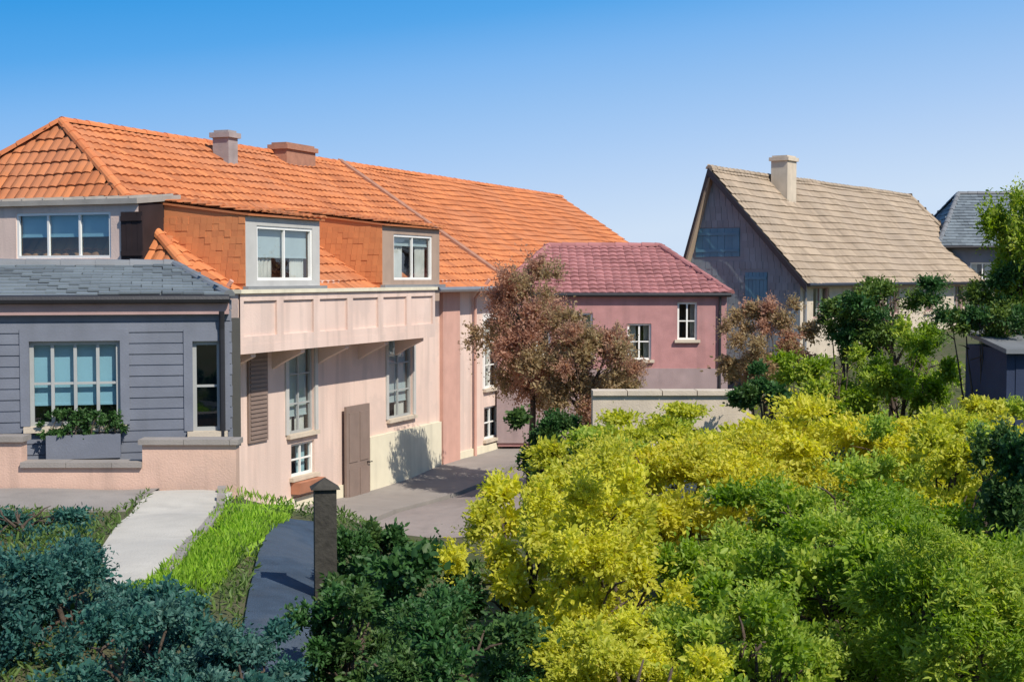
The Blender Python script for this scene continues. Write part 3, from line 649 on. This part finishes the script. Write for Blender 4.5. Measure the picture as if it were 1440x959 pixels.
# ------------------------------------------------------------------ street, path, lawn, walls
def ln(s,t): v = C1+d*s+nn*t; return (v.x,v.y)
ribbon('pavement', M['pave'], [ln(-1,1.0),ln(10,1.0),ln(20,1.0),ln(34,1.0)], [1.0,1.0], .12)
ribbon('road', M['roadmat'], [ln(-1,4.2),ln(8,4.2),ln(20,4.2),ln(34,4.2)], [2.1,2.1], .06)
def gp2(px,py,Y): p = at(px,py,Y); return (p.x,p.y)
def hit(px, py):
    "where the line of sight through px, py meets the ground"
    Y = 4.0
    while Y < 60 and at(px,py,Y).z > gz(at(px,py,Y).x, Y): Y += .05
    return (at(px,py,Y).x, Y)
def gp2(px, py, Y=None): return hit(px, py)
def halfw(rows): return [r[2]/F*hit(r[0],r[1])[1] for r in rows]
PR = [(266,692,60),(240,730,68),(208,768,62),(196,825,42)]
LR = [(380,692,58),(356,730,48),(312,768,38),(280,805,45),(245,838,46),(190,848,40)]
SR = [(420,735,34),(405,790,42),(395,850,46),(388,950,50),(384,1010,56)]
PATH, LAWN, SIDE = PR, LR, SR
ribbon('concrete_path', M['concrete'], [hit(*r[:2]) for r in PR], halfw(PR), .025)
LW = halfw(LR)
ribbon('lawn', M['lawn'], [gp2(*a) for a in LAWN], LW, .012)
ribbon('pavement', M['pave'], [(-9.5,17.1),(-7,17.1),(-4.5,17.1)], [.75,.75], .03)
ribbon('side_path', M['bluepave'], [hit(*r[:2]) for r in SR], halfw(SR), .035)
# grass blades over the lawn
kb = MB(); kp = [Vector((*gp2(*a),0)) for a in ((328,690,0),(307,730,0),(273,768,0),(238,815,0))]
for i in range(3):
    n_ = int((kp[i+1]-kp[i]).length/.5)+1
    for j in range(n_):
        a,b = kp[i].lerp(kp[i+1],j/n_+.01),kp[i].lerp(kp[i+1],(j+1)/n_-.01); za,zb_ = gz(a.x,a.y),gz(b.x,b.y); t = (b-a).normalized(); sd_ = Vector((t.y,-t.x,0))*.05
        kb.prism([a-sd_+Z*(za-.1),b-sd_+Z*(zb_-.1),b+sd_+Z*(zb_-.1),a+sd_+Z*(za-.1)],Z*(.19+random.uniform(0,.015)))
tag(kb.build('kerb',M['pave']),kind='structure')
pts = []
cs = [Vector((*hit(*a[:2]),0)) for a in LR]; NL = len(cs)-1
while len(pts) < 12000:
    f = random.random()*(NL-.001); k = int(f); p = cs[k].lerp(cs[k+1],f-k); hw = np.interp(f,range(NL+1),LW)*1.06
    dv = (cs[k+1]-cs[k]).normalized(); p = p+Vector((dv.y,-dv.x,0))*random.uniform(-hw,hw)
    if math.sin(p.x*5+1)*math.sin(p.y*4.1)+random.uniform(-.5,1) < -.55: continue
    pts.append((p.x,p.y,gz(p.x,p.y)+.02))
ax = rng.normal(size=(len(pts),3))*.35; ax[:,2] = 1; ax /= np.linalg.norm(ax,axis=1,keepdims=True)
tag(leafmesh('grass', leaves(np.array(pts),ax,rng.uniform(.04,.12,size=len(pts)),ratio=.12), M['grass']), 'bright green grass of the lawn strip','grass',kind='stuff')

gwt = empty('garden_wall',(at(100,650,17.9).x,17.9,5.2),'low pink rendered garden wall with coping in front of slate blue house','wall')
A = Frame((-9,17.9,0),(1,0)); mb = MB(); cpm = MB()
def wx(px): return at(px,650,17.9).x+9
for p0_,p1_,py in ((-130,30,612),(30,200,648),(200,332,616)):
    zc = at(0,py+9,17.9).z; mb.box(A,wx(p0_)+.001,wx(p1_),4.6,zc,-.22,0); u = wx(p0_)+(.0 if py > 640 else -.04); ue = wx(p1_)+(0 if py > 640 else .04)
    while u < ue-.05: cpm.box(A,u,min(u+.58,ue),zc+.001,zc+.065+random.uniform(0,.006),-.27,.05); u += .585
mb.build('wall',M['gardenwall'],gwt); cpm.build('coping',M['pave'],gwt)

lw = empty('stone_wall',tuple(at(970,600,23)),'low pale stone wall behind the yellow shrubs below the rose red house','wall')
A = Frame(at(835,0,23.5),(1,.02)); A.o.z = 0; L_ = at(1062,0,23.5).x-A.o.x; zt = at(0,556,23.5).z; mb = MB(); mb.box(A,0,L_,3.6,zt,-.3,0); lo_ = mb.build('wall',M['stone'],lw)
mb = MB(); u=0
while u < L_: mb.box(A,u,u+.57,zt+.001,zt+.08,-.36,.06); u += .585
mb.build('coping',M['stone'],lw)

pp = at(458,880,11.6); pz = gz(pp.x,11.6)
po = empty('timber_post',(pp.x,11.6,pz),'dark weathered timber post beside the lawn','post')
zt = at(0,686,11.6).z; mb = MB(); A = Frame((pp.x,11.6,0),(1,.2)); mb.box(A,-.09,.09,pz-.4,zt,-.09,.09); mb.build('shaft',M['wood'],po)
mb = MB(); T = [A(-.12,zt,-.12),A(.12,zt,-.12),A(.12,zt,.12),A(-.12,zt,.12)]; mb.add(T+[A(0,zt+.09,0)],[(0,1,2,3),(0,1,4),(1,2,4),(2,3,4),(3,0,4)]); mb.build('cap',M['wood'],po)

zpl = at(0,613,18.8).z; pc_ = bf(bu(116),zpl,.15)
pq = empty('window_plants', tuple(pc_), 'dark leafy plants growing in the planter under the wide blue house window', 'plant')
vv = []
for i in range(9):
    c_ = bf(bu(72+11*i),zpl+random.uniform(.1,.17),.14); vv.append(crown_leaves(tuple(c_),(.13,.1,random.uniform(.14,.2)),34,8,.06))
leafmesh('foliage', np.concatenate(vv), M['dark'], pq)
stm = MB()
for i in range(9):
    c_ = bf(bu(72+11*i),zpl-.05,.14); stm.tube([c_,c_+Z*.12,c_+Vector((.05,0,.25))],[.01,.008,.004],5)
stm.build('stem', M['bark'], pq)
# ------------------------------------------------------------------ plants
def pl(name,label,cat,px,py,Y,rx,rz,m,ry=None,**kw):
    "px,py,rx,rz in photo pixels: centre and radii of the crown at depth Y"
    c = at(px,py,Y); k = Y/F; return plant(name,label,cat,tuple(c),(rx*k,(ry or rx*k),rz*k),M and m,gz(c.x,c.y),**kw)
B='shrub'
pl('yellow_shrub','big yellow green shrub spilling down the middle foreground',B,840,830,10,110,150,'yel',1.0,shoots=2600,per=10,size=.06)
pl('yellow_shrub','rounded yellow shrub at the left end of the yellow row, above the dark bushes',B,740,760,11.5,90,85,'yel',.9,shoots=1500,per=10,size=.065)
pl('yellow_shrub','yellow green shrub rising behind the dark gap beside the big yellow shrub',B,985,690,14,190,75,'yel',1.2,shoots=2600,per=10,size=.07)
pl('yellow_shrub','flat topped yellow shrub below the round green bushes by the tan roofed house',B,1180,640,15,190,66,'yel',1.2,shoots=2800,per=10,size=.07)
pl('yellow_shrub','yellow olive shrub at the right beside the tall dark tree',B,1320,670,13,95,85,'yel2',.8,shoots=1700,per=10,size=.065)
pl('yellow_shrub','olive yellow shrub between dark round bush and pale low wall',B,860,650,17,110,50,'yel2',1.0,shoots=1500,per=10,size=.08)
pl('green_shrub','light green shrub in front of the flat topped yellow one',B,1170,760,11.5,170,85,'mid2',1.0,shoots=2400,per=10,size=.06)
pl('green_shrub','mid green leafy shrub filling the right foreground',B,1200,850,9.5,160,110,'mid',.9,shoots=2600,per=10,size=.058)
pl('green_shrub','light green shrub at the lower right corner',B,1350,880,8,140,120,'mid2',.8,shoots=3000,per=10,size=.055,ratio=.3)
pl('green_shrub','mixed green shrub with dark hollows at the bottom right of centre',B,1040,930,8,130,95,'mid2',.8,shoots=2000,per=10,size=.05)
pl('green_shrub','green shrub with shaded heart right of the big yellow shrub',B,1010,810,11,80,90,'mid',.9,shoots=1100,per=10,size=.065)
pl('yellow_shrub','low golden shrub at the bottom edge below the big yellow shrub',B,880,960,7.5,120,70,'yel',.7,shoots=1700,per=10,size=.046)
pl('dark_shrub','dark green shrub right of the timber post',B,580,845,11.5,95,88,'dark',.9,shoots=1300,per=9,size=.085,ratio=.62)
pl('dark_shrub','dark green bush in front at the bottom left of the yellow shrub',B,630,945,8,135,95,'dark',.8,shoots=2200,per=10,size=.05)
pl('blue_green_shrub','blue green shrub filling the lower left corner',B,60,870,10,130,110,'teal',1.0,shoots=2500,per=10,size=.055)
pl('blue_green_shrub','blue green bush at the bottom below the lawn strip',B,215,935,8.5,125,85,'teal',.8,shoots=1900,per=10,size=.05)
pl('blue_green_shrub','low dark blue green bush under the pink garden wall at the left edge',B,20,752,14.8,120,46,'teal',.7,shoots=1100,per=10,size=.07)
pl('dark_shrub','rounded dark green bush in front of the brown walls',B,765,625,24,55,50,'dark',.7,shoots=800,per=9,size=.10)
pl('green_bush','round mid green bush below the tan roofed house',B,1170,545,26,85,48,'mid',1.1,shoots=1200,per=9,size=.10)
pl('green_bush','green bush at the foot of the stone house near the navy shed',B,1270,520,27,60,70,'mid',1.0,shoots=1100,per=9,size=.10)
pl('garden_tree','small leafy green tree standing before the pale stone wall','tree',1258,440,32,88,52,'treegreen',1.2,shoots=1500,per=9,size=.10,trunk=(1.6,.09),nst=9,r0=.04,ragged=.18)
pl('broad_tree','tall green tree overhanging the right edge of the view','tree',1455,375,24,64,140,'mid',.9,shoots=2600,per=9,size=.10,trunk=(2.0,.16),nst=14,r0=.06,ragged=.15)
pl('green_bush','dark green bush growing over the roof of the navy shed',B,1385,445,23.5,75,50,'treegreen',.8,shoots=1100,per=9,size=.09)
pl('broad_tree','dark green tree below the tall tree at the right edge','tree',1440,740,11,55,150,'dark',.6,shoots=1500,per=9,size=.065,trunk=(1.0,.06),nst=8,r0=.03)
pl('leafy_tree','red brown leaved tree in front of the rose red house','tree',748,468,31,70,100,'red',1.2,shoots=3800,per=9,size=.09,trunk=(2.6,.08),nst=16,r0=.04,ragged=.2)
pl('leafy_tree','olive leaved tree between the red brown tree and the pale stone wall','tree',826,520,30,76,74,'olive',1.1,shoots=3200,per=9,size=.09,trunk=(2.0,.08),nst=14,r0=.04)

pl('yellow_shrub','small olive yellow shrub in front of the navy shed',B,1400,632,16,66,62,'yel2',.8,shoots=1000,per=9,size=.075)
pl('green_bush','russet leaved bush at the foot of the dark slate gable',B,1082,478,33,62,62,'olive',1.0,shoots=1700,per=9,size=.10)
pl('dark_shrub','narrow dark shrub close behind the timber post',B,512,800,12.5,40,75,'dark',.6,shoots=900,per=9,size=.07)
pl('blue_green_shrub','small blue green bush at the bottom edge in front of the dark side path',B,335,955,7.8,85,50,'teal',.6,shoots=1100,per=10,size=.05)
pl('blue_green_shrub','broad blue green bush between the corner shrub and the lawn strip',B,150,895,10.8,80,50,'teal',.8,shoots=1200,per=10,size=.06)
pl('dark_shrub','dark green bush at the right end of the pale stone wall',B,1085,560,22.5,48,34,'dark',.7,shoots=700,per=9,size=.09)
pl('dark_shrub','dark green shrub at the bottom edge right of the dark side path',B,490,905,9.3,62,78,'dark',.7,shoots=1300,per=10,size=.055)
pl('yellow_shrub','olive gold shrub directly in front of the pale stone wall',B,950,622,19,120,42,'yel2',1.0,shoots=1500,per=9,size=.08)
pl('dark_shrub','dark green bush under the eave of the stone house wall',B,1195,455,33,45,48,'treegreen',1.0,shoots=1000,per=9,size=.10)
# ground cover on the bare soil of the slope
def cover(n, x0, x1, y0, y1, size, keep=lambda x,y: True):
    P = []
    while len(P) < n:
        x,y = random.uniform(x0,x1),random.uniform(y0,y1)
        if math.sin(x*2.1+1)*math.sin(y*1.7)+random.uniform(-.9,.9) < -.35 or not keep(x,y): continue
        P.append((x,y,gz(x,y)+random.uniform(0,.06)))
    ax = rng.normal(size=(n,3))*.6; ax[:,2] = np.abs(ax[:,2])+.35; ax /= np.linalg.norm(ax,axis=1,keepdims=True)
    return np.array(P), ax, rng.uniform(.5,1.2,size=n)*size
HC = {r: Vector(hit(*r[:2])) for L_ in (PR,LR,SR) for r in L_}
def off_path(x, y):
    if x < -4.6 and y > 16.3: return False
    for L_, hw in ((PATH,.46),(LAWN,.15),(SIDE,.27)):
        for a,b in zip(L_,L_[1:]):
            a,b = HC[a],HC[b]; t = max(0,min(1,(Vector((x,y))-a).dot(b-a)/(b-a).length_squared))
            if (Vector((x,y))-a.lerp(b,t)).length < hw: return False
    return True
tag(leafmesh('ground_cover', leaves(*cover(30000,-6.5,2.5,6.5,17.4,.075,off_path),ratio=.3), M['coverleaf']), 'low weeds and ground cover on the slope','ground cover',kind='stuff')
tag(leafmesh('ground_cover', leaves(*cover(9000,1,12,20,38,.16),ratio=.3), M['mid2']), 'rough grass below the stone house','ground cover',kind='stuff')
tag(leafmesh('ground_cover', leaves(*cover(26000,2.5,16,7,21,.12),ratio=.25), M['coverleaf']), 'rough grass under and beside the yellow shrubs','ground cover',kind='stuff')
